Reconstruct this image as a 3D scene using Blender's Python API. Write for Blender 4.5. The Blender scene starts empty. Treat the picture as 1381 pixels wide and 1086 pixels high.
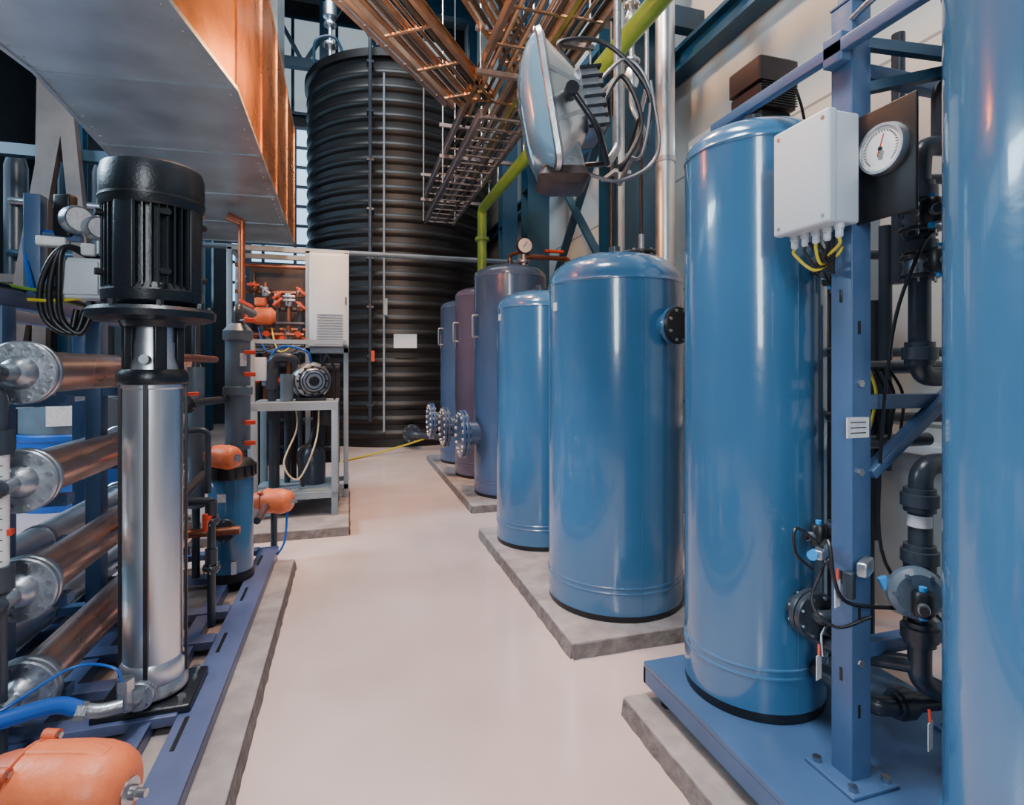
import bpy, bmesh, math, random
from mathutils import Vector, Matrix
random.seed(3)
TH=math.atan(220/740.0); sn=math.sin(TH); cs=math.cos(TH)
def S(x,y,z=0.0):
    # survey baseline -> building axes (aisle = +Y)
    return Vector((cs*x+sn*y, -sn*x+cs*y, z))
V=Vector
# ---------------------------------------------------------------- materials
def mat(name,col,rough=0.5,metal=0.0,var=0.0,scale=6.0,bump=0.0,bscale=40.0,emit=None,es=0.0,coat=0.0,rvar=0.0,stretch=None,col2=None,trans=0.0):
    m=bpy.data.materials.new(name); m.use_nodes=True
    nt=m.node_tree; b=nt.nodes['Principled BSDF']
    b.inputs['Base Color'].default_value=(*col,1); b.inputs['Roughness'].default_value=rough
    b.inputs['Metallic'].default_value=metal
    if coat: b.inputs['Coat Weight'].default_value=coat; b.inputs['Coat Roughness'].default_value=0.06
    if trans: b.inputs['Transmission Weight'].default_value=trans
    tc=nt.nodes.new('ShaderNodeTexCoord'); mp=nt.nodes.new('ShaderNodeMapping')
    nt.links.new(tc.outputs['Object'],mp.inputs['Vector'])
    if stretch: mp.inputs['Scale'].default_value=stretch
    if var or col2 or rvar:
        n=nt.nodes.new('ShaderNodeTexNoise'); n.inputs['Scale'].default_value=scale; n.inputs['Detail'].default_value=5
        nt.links.new(mp.outputs['Vector'],n.inputs['Vector'])
        if var or col2:
            r=nt.nodes.new('ShaderNodeValToRGB')
            c2=col2 if col2 else tuple(max(0,x*(1-var)) for x in col)
            r.color_ramp.elements[0].color=(*c2,1); r.color_ramp.elements[0].position=0.35
            r.color_ramp.elements[1].color=(*col,1); r.color_ramp.elements[1].position=0.65
            nt.links.new(n.outputs['Fac'],r.inputs['Fac']); nt.links.new(r.outputs['Color'],b.inputs['Base Color'])
        if rvar:
            mr=nt.nodes.new('ShaderNodeMapRange'); mr.inputs['To Min'].default_value=max(0.02,rough-rvar); mr.inputs['To Max'].default_value=rough+rvar
            nt.links.new(n.outputs['Fac'],mr.inputs['Value']); nt.links.new(mr.outputs['Result'],b.inputs['Roughness'])
    if bump:
        n2=nt.nodes.new('ShaderNodeTexNoise'); n2.inputs['Scale'].default_value=bscale
        nt.links.new(mp.outputs['Vector'],n2.inputs['Vector'])
        bp=nt.nodes.new('ShaderNodeBump'); bp.inputs['Strength'].default_value=bump; bp.inputs['Distance'].default_value=0.01
        nt.links.new(n2.outputs['Fac'],bp.inputs['Height']); nt.links.new(bp.outputs['Normal'],b.inputs['Normal'])
    if emit:
        b.inputs['Emission Color'].default_value=(*emit,1); b.inputs['Emission Strength'].default_value=es
    return m
def brickmat(name,c1,c2,mortar,scale,w,h,ms=0.02,rough=0.5,metal=0.0,offset=0.0,axis='XY',bump=0.3):
    m=bpy.data.materials.new(name); m.use_nodes=True; nt=m.node_tree; b=nt.nodes['Principled BSDF']
    tc=nt.nodes.new('ShaderNodeTexCoord')
    sep=nt.nodes.new('ShaderNodeSeparateXYZ'); com=nt.nodes.new('ShaderNodeCombineXYZ')
    nt.links.new(tc.outputs['Object'],sep.inputs[0])
    nt.links.new(sep.outputs[axis[0]],com.inputs['X']); nt.links.new(sep.outputs[axis[1]],com.inputs['Y'])
    br=nt.nodes.new('ShaderNodeTexBrick'); br.offset=offset
    br.inputs['Color1'].default_value=(*c1,1); br.inputs['Color2'].default_value=(*c2,1); br.inputs['Mortar'].default_value=(*mortar,1)
    br.inputs['Scale'].default_value=scale; br.inputs['Brick Width'].default_value=w; br.inputs['Row Height'].default_value=h; br.inputs['Mortar Size'].default_value=ms
    nt.links.new(com.outputs[0],br.inputs['Vector']); nt.links.new(br.outputs['Color'],b.inputs['Base Color'])
    bp=nt.nodes.new('ShaderNodeBump'); bp.inputs['Strength'].default_value=bump; bp.inputs['Distance'].default_value=0.01; bp.invert=True
    nt.links.new(br.outputs['Fac'],bp.inputs['Height']); nt.links.new(bp.outputs['Normal'],b.inputs['Normal'])
    b.inputs['Roughness'].default_value=rough; b.inputs['Metallic'].default_value=metal
    return m
BLUE=mat('vessel_blue_paint',(0.042,0.150,0.305),0.20,0,0.10,2.0,0.05,30,coat=0.8)
BLUEW=mat('vessel_blue_warm_lit',(0.062,0.108,0.21),0.26,0,0.12,2.0,0.05,30,coat=0.5)  # blue vessels; grey-purple cast of orange light painted into the colour
BLUEM=mat('vessel_blue_warm_lit_mauve',(0.10,0.095,0.17),0.28,0,0.12,2.0,0.05,30,coat=0.5)  # same blue vessels, orange light put into the colour as mauve
FRAME=mat('frame_blue_paint',(0.058,0.122,0.25),0.34,0,0.15,5,0.05,60)
SKID=mat('skid_blue_paint',(0.10,0.13,0.26),0.36,0,0.2,5,0.05,60)
COLB=mat('column_blue_paint',(0.012,0.060,0.115),0.4,0,0.25,3)
BLACK=mat('black_plastic',(0.010,0.011,0.014),0.38,0,0.3,8)
MOTOR=mat('motor_black_paint',(0.009,0.013,0.019),0.32,0,0.2,8,0.1,80)
HDPE=mat('black_hdpe',(0.0045,0.0035,0.0035),0.45,0,0.4,1.5,rvar=0.08)
PVC=mat('grey_pvc',(0.040,0.052,0.070),0.30,0,0.2,6)
PVCL=mat('light_grey_pvc',(0.12,0.17,0.22),0.36,0,0.2,6)
STEEL=mat('brushed_stainless',(0.72,0.76,0.80),0.37,1,0.12,14,0,rvar=0.08,stretch=(1,1,0.15))
GALV=mat('galvanised_sheet',(0.58,0.69,0.76),0.32,0.85,0.22,3,0.08,12,rvar=0.1)
DUCTW=mat('galv_cladding_orange_lit',(0.80,0.34,0.12),0.28,0.92,0.3,3,0.08,10,rvar=0.08)  # duct side sheet, orange light painted into its base colour
TUBEW=mat('steel_membrane_tube_copper_lit',(0.88,0.66,0.56),0.28,0.97,0,3,rvar=0.06,col2=(0.70,0.43,0.32))  # steel tubes; the copper tint is warm light painted in
TRAY=mat('tray_zinc_orange_lit',(0.66,0.46,0.32),0.28,1.0,0.3,6)  # zinc trays with orange light painted into the metal colour
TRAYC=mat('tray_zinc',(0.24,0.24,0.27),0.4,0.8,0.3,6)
COPP=mat('copper_pipe',(0.36,0.14,0.085),0.35,0.7,0.3,8)
CAST=mat('cast_metal_grey',(0.48,0.52,0.57),0.36,0.9,0.25,12,0.15,60)
BOLT=mat('zinc_bolt',(0.5,0.52,0.55),0.32,1,0.2,20)
WHITE=mat('cabinet_white',(0.60,0.68,0.74),0.38,0,0.06,4)
GREY=mat('frame_grey_paint',(0.32,0.38,0.42),0.42,0,0.12,5)
LABEL=mat('label_paper',(0.75,0.77,0.80),0.6,0,0.2,60)
ORANGE=mat('orange_actuator_paint',(0.85,0.19,0.065),0.45,0,0.18,14,0.2,50)
ORANGED=mat('orange_actuator_base',(0.66,0.13,0.05),0.5,0,0.18,14,0.2,50)
RED=mat('red_handle',(0.70,0.06,0.02),0.4,0,0.1,8)
YEL=mat('yellow_cable',(0.62,0.52,0.03),0.45,0,0.1,8)
CREAM=mat('cream_hose',(0.75,0.65,0.42),0.45,0,0.1,8)
HOSE=mat('blue_hose',(0.008,0.10,0.46),0.3,0,0.1,8)
BCAP=mat('blue_cap',(0.03,0.30,0.75),0.35,0,0.1,8)
GREEN=mat('green_pipe_paint',(0.19,0.38,0.05),0.34,0,0.25,5)
BROWN=mat('brown_housing',(0.045,0.028,0.028),0.45,0,0.3,8)
CONC=mat('plinth_concrete',(0.40,0.35,0.33),0.75,0,0,7,0.5,30,col2=(0.25,0.22,0.215))
CONCE=mat('chipped_concrete_edge',(0.22,0.195,0.185),0.9,0,0.4,14,1.0,30)
GLASS=mat('lamp_glass',(0.25,0.50,0.70),0.08,0.2,0.1,4,coat=1.0)
DIAL=mat('dial_white',(0.85,0.85,0.83),0.4,0,0.04,30)
LAMP=mat('fluorescent_tube',(1,1,1),0.4,0,0.02,4,emit=(0.85,0.95,1.0),es=6)
PANE=mat('daylit_window_pane',(0.6,0.8,1.0),0.3,0,0.1,2,emit=(0.45,0.72,1.0),es=1.8)
PANED=mat('dim_roof_light_pane',(0.5,0.6,0.66),0.4,0,0.3,1.5,emit=(0.60,0.74,0.82),es=0.5)
ROOFM=mat('roof_sheet',(0.20,0.25,0.29),0.6,0,0.2,2)
DARKW=mat('dark_cladding',(0.022,0.032,0.042),0.6,0,0.4,1.2)
STRUT=mat('brown_primed_steel',(0.085,0.066,0.060),0.5,0.2,0.5,2)
FLOORM=mat('floor_epoxy',(0.74,0.585,0.54),0.17,0,0,0.8,0.05,4,col2=(0.60,0.45,0.40),rvar=0.07)
WALLR=brickmat('wall_panel_white',(0.50,0.53,0.52),(0.46,0.49,0.49),(0.20,0.22,0.22),1.0,9.0,1.15,0.012,0.5,axis='YZ')
GRATE=brickmat('teal_tile_grating',(0.05,0.17,0.22),(0.06,0.20,0.26),(0.01,0.02,0.03),1.0,0.09,0.09,0.012,0.4,0.2,axis='XY',bump=0.8)

# ---------------------------------------------------------------- builder
class B:
    def __init__(s,name): s.bm=bmesh.new(); s.mats=[]; s.name=name
    def mi(s,m):
        if m not in s.mats: s.mats.append(m)
        return s.mats.index(m)
    def face(s,vs,k):
        try:
            f=s.bm.faces.new(vs); f.material_index=k; f.smooth=True
        except ValueError: pass
    def loft(s,loops,m,cap=True):
        k=s.mi(m); L=[[s.bm.verts.new(p) for p in lp] for lp in loops]; n=len(L[0])
        for a,b in zip(L[:-1],L[1:]):
            for i in range(n):
                j=(i+1)%n; s.face((a[i],a[j],b[j],b[i]),k)
        if cap: s.face(L[0][::-1],k); s.face(L[-1],k)
    def lathe(s,prof,o,ax=(0,0,1),m=None,seg=40):
        k=s.mi(m); o=V(o); ax=V(ax).normalized(); q=ax.to_track_quat('Z','Y').to_matrix()
        X=q@V((1,0,0)); Y=q@V((0,1,0)); rings=[]
        for r,z in prof:
            if r<1e-6: rings.append([s.bm.verts.new(o+ax*z)])
            else: rings.append([s.bm.verts.new(o+ax*z+X*(r*math.cos(2*math.pi*i/seg))+Y*(r*math.sin(2*math.pi*i/seg))) for i in range(seg)])
        for a,b in zip(rings[:-1],rings[1:]):
            if len(a)==1 and len(b)==1: continue
            for i in range(seg):
                j=(i+1)%seg
                if len(a)==1: s.face((a[0],b[j],b[i]),k)
                elif len(b)==1: s.face((a[i],a[j],b[0]),k)
                else: s.face((a[i],a[j],b[j],b[i]),k)
    def cyl(s,p0,p1,r,m,r2=None,seg=20):
        p0=V(p0);p1=V(p1);d=p1-p0; r2=r if r2 is None else r2
        s.lathe([(0,0),(r,0),(r2,d.length),(0,d.length)],p0,d,m,seg)
    def box(s,c,size,m,rot=None,bevel=0.0):
        t=bmesh.new(); bmesh.ops.create_cube(t,size=1.0)
        bmesh.ops.scale(t,vec=V(size),verts=t.verts)
        if bevel: bmesh.ops.bevel(t,geom=t.edges[:],offset=bevel,segments=3,affect='EDGES',profile=0.5)
        M=Matrix.Translation(V(c))
        if rot is not None: M=M@(rot.to_4x4() if not isinstance(rot,(int,float)) else Matrix.Rotation(rot,4,'Z'))
        bmesh.ops.transform(t,matrix=M,verts=t.verts)
        k=s.mi(m); mp={v:s.bm.verts.new(v.co) for v in t.verts}
        for f in t.faces: s.face([mp[v] for v in f.verts],k)
        t.free()
    def bx(s,a,b,m,bevel=0.0):
        a=V(a);b=V(b); s.box((a+b)/2,[abs(b[i]-a[i]) for i in range(3)],m,None,bevel)
    def beam(s,p0,p1,w,h,m,bevel=0.0):
        p0=V(p0);p1=V(p1);d=p1-p0
        z=d.normalized(); ref=V((0,0,1)) if abs(z.z)<0.99 else V((0,1,0))
        x=ref.cross(z).normalized(); y=z.cross(x)
        R=Matrix((x,y,z)).transposed()
        s.box((p0+p1)/2,(w,h,d.length),m,R,bevel)
    def tube(s,pts,r,m,fil=0.0,seg=14):
        pts=[V(p) for p in pts]
        if fil and len(pts)>2:
            out=[pts[0]]
            for i in range(1,len(pts)-1):
                a,b,c=pts[i-1],pts[i],pts[i+1]
                d1=min(fil,(a-b).length*0.49); d2=min(fil,(c-b).length*0.49)
                pa=b+(a-b).normalized()*d1; pc=b+(c-b).normalized()*d2
                for t in range(7):
                    t/=6.0; out.append(pa*(1-t)**2+b*2*t*(1-t)+pc*t*t)
            out.append(pts[-1]); pts=out
        rings=[]; prevx=None
        for i,p in enumerate(pts):
            d=(pts[min(i+1,len(pts)-1)]-pts[max(i-1,0)]).normalized()
            if prevx is None:
                ref=V((0,0,1)) if abs(d.z)<0.9 else V((1,0,0)); x=ref.cross(d).normalized()
            else: x=(prevx-d*prevx.dot(d)).normalized()
            prevx=x; y=d.cross(x)
            rings.append([p+x*(r*math.cos(2*math.pi*j/seg))+y*(r*math.sin(2*math.pi*j/seg)) for j in range(seg)])
        s.loft(rings,m)
    def curve(s,pts,r,m,n=6,seg=8):
        P=[V(p) for p in pts]; P=[P[0]*2-P[1]]+P+[P[-1]*2-P[-2]]; out=[]
        for i in range(1,len(P)-2):
            for t in range(n):
                t/=n; a,b,c,d=P[i-1:i+3]
                out.append(0.5*((2*b)+(c-a)*t+(2*a-5*b+4*c-d)*t*t+(3*b-a-3*c+d)*t**3))
        out.append(P[-2]); s.tube(out,r,m,0,seg)
    def flange(s,c,ax,r,t,m,bm_=None,n=8):
        c=V(c);ax=V(ax).normalized(); b_=min(0.006,t*0.2)
        s.lathe([(0,-t/2),(r-b_,-t/2),(r,-t/2+b_),(r,t/2-b_),(r-b_,t/2),(0,t/2)],c,ax,m,36)
        q=ax.to_track_quat('Z','Y').to_matrix()
        for i in range(n):
            a=2*math.pi*(i+0.5)/n; p=c+(q@V((math.cos(a),math.sin(a),0)))*r*0.82
            s.lathe([(0,-t*0.5-0.012),(r*0.085,-t*0.5-0.012),(r*0.085,t*0.5+0.012),(0,t*0.5+0.012)],p,ax,bm_ or BOLT,6)
    def done(s,parent=None):
        bmesh.ops.recalc_face_normals(s.bm,faces=s.bm.faces[:])
        me=bpy.data.meshes.new(s.name); s.bm.to_mesh(me); s.bm.free()
        for m in s.mats: me.materials.append(m)
        me.set_sharp_from_angle(angle=math.radians(38))
        o=bpy.data.objects.new(s.name,me); bpy.context.scene.collection.objects.link(o)
        if parent: o.parent=parent
        return o
def rrect(c,X,Y,w,h,r,n=5):
    c=V(c);X=V(X);Y=V(Y);out=[]
    for qx,qy,a0 in ((1,1,0),(-1,1,90),(-1,-1,180),(1,-1,270)):
        for i in range(n):
            a=math.radians(a0+90*i/(n-1))
            out.append(c+X*(qx*(w/2-r)+r*math.cos(a))+Y*(qy*(h/2-r)+r*math.sin(a)))
    return out

# ---------------------------------------------------------------- room shell
H=11.5
b=B('floor'); b.bx((-7.2,-3.2,-0.1),(3.5,16.2,0),FLOORM); b.done()
b=B('ceiling'); b.bx((-7.2,-3.2,H),(3.5,16.2,H+0.1),ROOFM); b.done()
b=B('wall_right'); b.bx((3.3,-3.2,0),(3.4,16.2,H),WALLR); b.done()
b=B('wall_left'); b.bx((-7.2,-3.2,0),(-7.1,16.2,H),DARKW); b.done()
b=B('wall_back'); b.bx((-7.1,16.05,0),(3.3,16.15,H),DARKW); b.done()
b=B('wall_front'); b.bx((-7.1,-3.2,0),(3.3,-3.1,H),DARKW); b.done()
def window(name,a,bb,axis,nx,nz,pm=PANE):
    b=B(name); a=V(a);bb=V(bb)
    b.bx(a,bb,pm)
    h=1-axis; L=bb[h]-a[h]
    for i in range(nx+1):
        p=a[h]+L*i/nx; lo=V(a);hi=V(bb); lo[h]=p-0.04;hi[h]=p+0.04; lo[axis]-=0.03;hi[axis]+=0.03; b.bx(lo,hi,COLB)
    for i in range(nz+1):
        p=a.z+(bb.z-a.z)*i/nz; lo=V(a);hi=V(bb); lo.z=p-0.04;hi.z=p+0.04; lo[axis]-=0.035;hi[axis]+=0.035; b.bx(lo,hi,COLB)
    b.done()
window('window_1',(-3.0,15.98,3.2),(-0.6,16.02,8.0),1,3,9)
window('window_2',(-2.6,15.98,8.4),(3.1,16.02,11.0),1,5,2,PANED)
window('window_3',(-7.07,2.0,4.2),(-7.03,14.0,8.0),0,10,4)
for i,u in enumerate((3.0,7.0,11.0,14.6)):
    b=B('roof_beam')
    b.bx((-7.1,u-0.12,H-0.45),(3.3,u+0.12,H-0.41),COLB); b.bx((-7.1,u-0.12,H-0.04),(3.3,u+0.12,H-0.0),COLB); b.bx((-7.1,u-0.015,H-0.41),(3.3,u+0.015,H-0.04),COLB); b.done()
b=B('roof_truss')
b.beam((-3.2,14.5,9.0),(3.2,14.5,9.0),0.22,0.22,COLB); b.beam((-3.2,14.5,10.9),(3.2,14.5,10.9),0.22,0.22,COLB)
for i in range(3):
    v=-3.2+i*2.13; b.beam((v,14.5,9.0),(v+1.07,14.5,10.9),0.09,0.09,COLB); b.beam((v+1.07,14.5,10.9),(v+2.13,14.5,9.0),0.09,0.09,COLB)
b.beam((-2.0,12.0,8.9),(-2.0,15.9,8.9),0.2,0.2,COLB); b.beam((-0.6,14.5,9.0),(-0.6,14.5,11.5),0.2,0.2,COLB)
for v in (-3.2,3.2): b.beam((v,14.5,0),(v,14.5,11.5),0.2,0.2,COLB)
b.done()
def hcol(v,u,w,d,top=H,name='steel_column',m=COLB):
    b=B(name)
    b.bx((v-w/2,u-d/2,0),(v+w/2,u-d/2+0.02,top),m); b.bx((v-w/2,u+d/2-0.02,0),(v+w/2,u+d/2,top),m); b.bx((v-0.012,u-d/2+0.02,0),(v+0.012,u+d/2-0.02,top),m)
    b.bx((v-w/2-0.05,u-d/2-0.05,0),(v+w/2+0.05,u+d/2+0.05,0.03),m)
    for z in (1.0,2.6,4.2,5.8): b.bx((v-w/2,u-d/2+0.02,z),(v+w/2,u+d/2-0.02,z+0.015),m)
    b.done()
hcol(2.72,4.95,0.52,0.40); hcol(2.75,8.0,0.34,0.34); hcol(2.95,10.2,0.3,0.3)
for v,u in ((-2.35,8.1),(-4.6,11.5),(-2.3,14.0),(-6.3,10.6),(-5.6,6.6)): hcol(v,u,0.22,0.22)
b=B('wall_cross_bracing')
b.beam((2.75,5.2,2.2),(2.75,7.80,4.9),0.10,0.04,COLB); b.beam((2.81,5.2,4.9),(2.81,7.80,2.2),0.10,0.04,COLB)
b.beam((2.75,5.2,5.1),(2.75,7.80,5.1),0.14,0.1,COLB); b.beam((2.75,5.2,1.9),(2.75,7.80,1.9),0.1,0.1,COLB)
b.done()
b=B('wall_rail_beam')
b.bx((3.1,-2.5,4.62),(3.28,15.8,4.66),COLB); b.bx((3.1,-2.5,4.42),(3.28,15.8,4.46),COLB); b.bx((3.17,-2.5,4.46),(3.2,15.8,4.62),COLB); b.done()

# ---------------------------------------------------------------- plinths
def plinth(a,bb,h):
    b=B('concrete_plinth'); b.bx((a[0],a[1],0),(bb[0],bb[1],h),CONC,0.006)
    def edge(p,q,n):
        p=V(p);q=V(q);L=(q-p).length;k=max(4,int(L/0.05));kk=b.mi(CONCE);prev=None;n=V(n)
        for i in range(k+1):
            c=p+(q-p)*i/k; o=0.003+random.random()*0.007
            row=[b.bm.verts.new(c+n*(o+0.006)),b.bm.verts.new(c+n*o+V((0,0,h*0.55))),b.bm.verts.new(c+n*0.002+V((0,0,h-0.006-random.random()*0.008)))]
            if prev:
                for j in range(2): b.face((prev[j],row[j],row[j+1],prev[j+1]),kk)
            prev=row
    edge((a[0],a[1],0),(bb[0],a[1],0),(0,-1,0))
    if a[0]>0: edge((a[0],a[1],0),(a[0],bb[1],0),(-1,0,0))
    else: edge((bb[0],a[1],0),(bb[0],bb[1],0),(1,0,0))
    b.done()
plinth((1.135,-1.0),(2.5,2.13),0.08)
plinth((1.10,2.61),(2.2,4.72),0.08)
plinth((1.21,5.50),(2.5,8.9),0.08)
plinth((-1.72,-0.8),(-0.385,4.35),0.08)
plinth((-1.35,5.1),(0.0,6.85),0.08)
b=B('floor_grating'); b.bx((-3.6,-0.5,0),(-1.75,4.9,0.02),GRATE); b.done()

# ---------------------------------------------------------------- vessels
def vessel(v,u,z0,r,zs,ztop,m,name='pressure_vessel',extra=None):
    b=B(name); rr=r
    b.lathe([(0,z0),(rr*0.985,z0),(rr*0.995,z0+0.01),(rr*0.995,z0+0.035),(0,z0+0.035)],(v,u,0),m=BLACK,seg=72)
    prof=[(0,z0+0.036),(rr,z0+0.036)]
    def weld(z): return [(rr,z-0.007),(rr+0.0035,z-0.003),(rr+0.0035,z+0.003),(rr,z+0.007)]
    prof+=weld(z0+0.16)+weld(z0+0.19)+weld(zs)
    n=14; hh=ztop-zs-0.01
    for i in range(1,n+1):
        a=math.pi/2*i/n
        prof.append((max(0,rr*math.cos(a)**0.75) if i<n else 0, zs+0.008+hh*math.sin(a)))
    b.lathe(prof,(v,u,0),m=m,seg=96)
    a=math.radians(265); b.bx((v+math.cos(a)*r-0.002,u+math.sin(a)*r-0.002,z0+0.04),(v+math.cos(a)*r+0.002,u+math.sin(a)*r+0.002,zs),m)
    b.lathe([(0,ztop-0.02),(0.06,ztop-0.02),(0.06,ztop+0.015),(0.035,ztop+0.015),(0.035,ztop+0.05),(0,ztop+0.05)],(v,u,0),m=PVC,seg=24)
    if extra: extra(b)
    return b.done()
FT=0.231
vessel(1.553,0.784,FT,0.26,2.42,2.54,BLUE)
def ex1(b):
    b.cyl((1.526,1.60,0.652),(1.526,1.535,0.652),0.045,PVC); b.flange((1.526,1.528,0.652),(0,1,0),0.08,0.02,PVC,n=8); b.flange((1.526,1.503,0.652),(0,1,0),0.08,0.02,PVC,n=8)
    b.cyl((1.60,1.62,1.86),(1.61,1.52,1.86),0.03,PVC); b.flange((1.609,1.535,1.86),(0,1,0),0.055,0.018,PVC,n=6)
vessel(1.552,1.834,FT,0.26,2.33,2.45,BLUE,extra=ex1)
def ex2(b):
    d=V((0.30,-0.954,0)); c=V((1.596,3.115,1.73))
    b.cyl(c+d*0.38,c+d*0.46,0.075,BLUE,seg=28); b.flange(c+d*0.465,d,0.105,0.022,BLUE,BOLT,8); b.flange(c+d*0.49,d,0.105,0.024,BLACK,BOLT,8)
    b.cyl((1.757,3.066,2.12),(1.757,3.066,2.21),0.05,PVC); b.flange((1.757,3.066,2.215),(0,0,1),0.09,0.02,BLACK,n=8)
    b.cyl((1.757,3.066,2.22),(1.757,3.066,2.33),0.018,CAST)
    b.box((1.596-0.409,3.115-0.03,1.86),(0.006,0.05,0.05),LABEL)
vessel(1.596,3.115,0.08,0.411,2.0,2.2,BLUE,extra=ex2)
vessel(1.525,4.31,0.08,0.36,1.975,2.13,BLUE,extra=lambda b:b.box((1.525-0.357,4.28,1.9),(0.006,0.05,0.05),LABEL))
def exf(v,u,z,r):
    def f(b):
        b.cyl((v-r+0.03,u-0.03,z),(v-r-0.13,u-0.03,z),0.13,m=BLUEW,seg=28)
        b.flange((v-r-0.13,u-0.03,z),(1,0,0),0.265,0.035,BLUEW,BOLT,16); b.flange((v-r-0.172,u-0.03,z),(1,0,0),0.265,0.035,BLUEW,BOLT,16)
        zz=1.95
        b.tube([(v-r+0.02,u-0.1,zz+0.12),(v-r-0.05,u-0.1,zz+0.12),(v-r-0.05,u-0.1,zz-0.12),(v-r+0.02,u-0.1,zz-0.12)],0.012,CAST,0.02,8)
    return f
def ex4(b):
    exf(1.767,6.02,0.76,0.41)(b)
    c=S(0.13,6.05,0)
    x,y=c.x,c.y
    b.cyl((x,y,2.45),(x,y,2.78),0.03,CAST); b.cyl((x,y,2.56),(x,y,2.62),0.05,CAST)
    b.flange((x,y,2.66),(0,0,1),0.07,0.03,CAST,n=6)
    b.lathe([(0,0),(0.09,0),(0.095,0.02),(0.085,0.05),(0,0.05)],(x,y,2.83),(0,-1,0),BROWN,28)
    b.lathe([(0,0.051),(0.078,0.051),(0,0.052)],(x,y,2.83),(0,-1,0),DIAL,28)
    b.box((x,y-0.054,2.84),(0.006,0.003,0.08),BLACK,Matrix.Rotation(0.6,3,'Y'))
    b.tube([(x,y,2.5),(x,y,2.72),(x+0.55,y,2.72),(x+0.55,y,2.2)],0.028,COPP,0.08)
    b.box((x+0.35,y-0.02,2.79),(0.22,0.04,0.03),RED,None,0.006)
    b.tube([(1.767,6.02,2.66),(1.767,6.02,2.78),(x,y,2.78)],0.02,COPP,0.05)
vessel(1.767,6.02,0.08,0.41,2.5,2.66,BLUEW,extra=ex4)
vessel(1.765,7.12,0.08,0.42,2.42,2.56,BLUEM,extra=exf(1.765,7.12,0.72,0.42))
vessel(1.765,8.21,0.08,0.44,2.38,2.52,BLUEW,extra=exf(1.765,8.21,0.70,0.44))

# black corrugated tank
b=B('corrugated_storage_tank')
cv,cu=1.08,12.32; R=1.90; prof=[(0,0.0),(R,0.0)]; z=0.1; pitch=0.27
while z<7.0:
    for t in range(9):
        a=math.pi*t/8; prof.append((R-0.01+0.045*math.sin(a)**0.8,z+0.05+(pitch-0.10)*t/8))
    prof.append((R-0.012,z+pitch-0.01)); z+=pitch
prof+=[(R+0.0,7.25),(R+0.07,7.27),(R+0.07,7.42),(R-0.1,7.45),(0,7.75)]
b.lathe(prof,(cv,cu,0),m=HDPE,seg=96)
def onT(ang,rr): a=math.radians(ang); return cv+rr*math.cos(a),cu+rr*math.sin(a)
x,y=onT(250,R+0.16)
b.tube([(x,y,0.5),(x,y,8.0)],0.035,PVC)
for zz in [0.8+0.9*i for i in range(8)]: b.box((x,y+0.07,zz),(0.12,0.2,0.04),PVC)
x2,y2=onT(257,R+0.15)
b.tube([(x2,y2,0.3),(x2,y2,6.9)],0.018,GREY)
b.box((x2+0.02,y2-0.05,2.6),(0.07,0.06,0.3),GREY); b.box((x2-0.2,y2,1.7),(0.06,0.06,0.2),RED)
x3,y3=onT(262,R+0.075); b.box((x3+0.2,y3-0.03,1.98),(0.42,0.02,0.26),LABEL,math.radians(-6))
x4,y4=onT(262,R+0.1); b.cyl((x4+0.3,y4+0.2,0.28),(x4+0.3,y4-0.25,0.28),0.09,PVC); b.flange((x4+0.3,y4-0.22,0.28),(0,1,0),0.17,0.04,PVC,n=8)
b.tube([(x4+0.3,y4-0.25,0.28),(x4+0.3,y4-0.4,0.28),(x4+1.0,y4-0.4,0.2)],0.06,PVC,0.1)
b.curve([(x4+0.5,y4-0.4,0.2),(x4+0.1,y4-0.6,0.12),(x4-0.5,y4-0.9,0.025),(x4-0.9,y4-1.3,0.02)],0.016,YEL)
x5,y5=onT(215,R-0.15)
b.tube([(x5,y5,7.45),(x5,y5,8.6)],0.04,STEEL); b.flange((x5,y5,7.8),(0,0,1),0.14,0.05,STEEL); b.flange((x5,y5,8.2),(0,0,1),0.12,0.05,STEEL); b.lathe([(0,0),(0.13,0.05),(0.13,0.3),(0,0.4)],(x5,y5,8.3),m=STEEL,seg=20)
b.curve([(x5-0.3,y5,7.4),(x5-0.25,y5-0.1,7.8),(x5+0.1,y5-0.1,7.9),(x5+0.3,y5,7.5)],0.03,COLB)
b.done()

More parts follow.
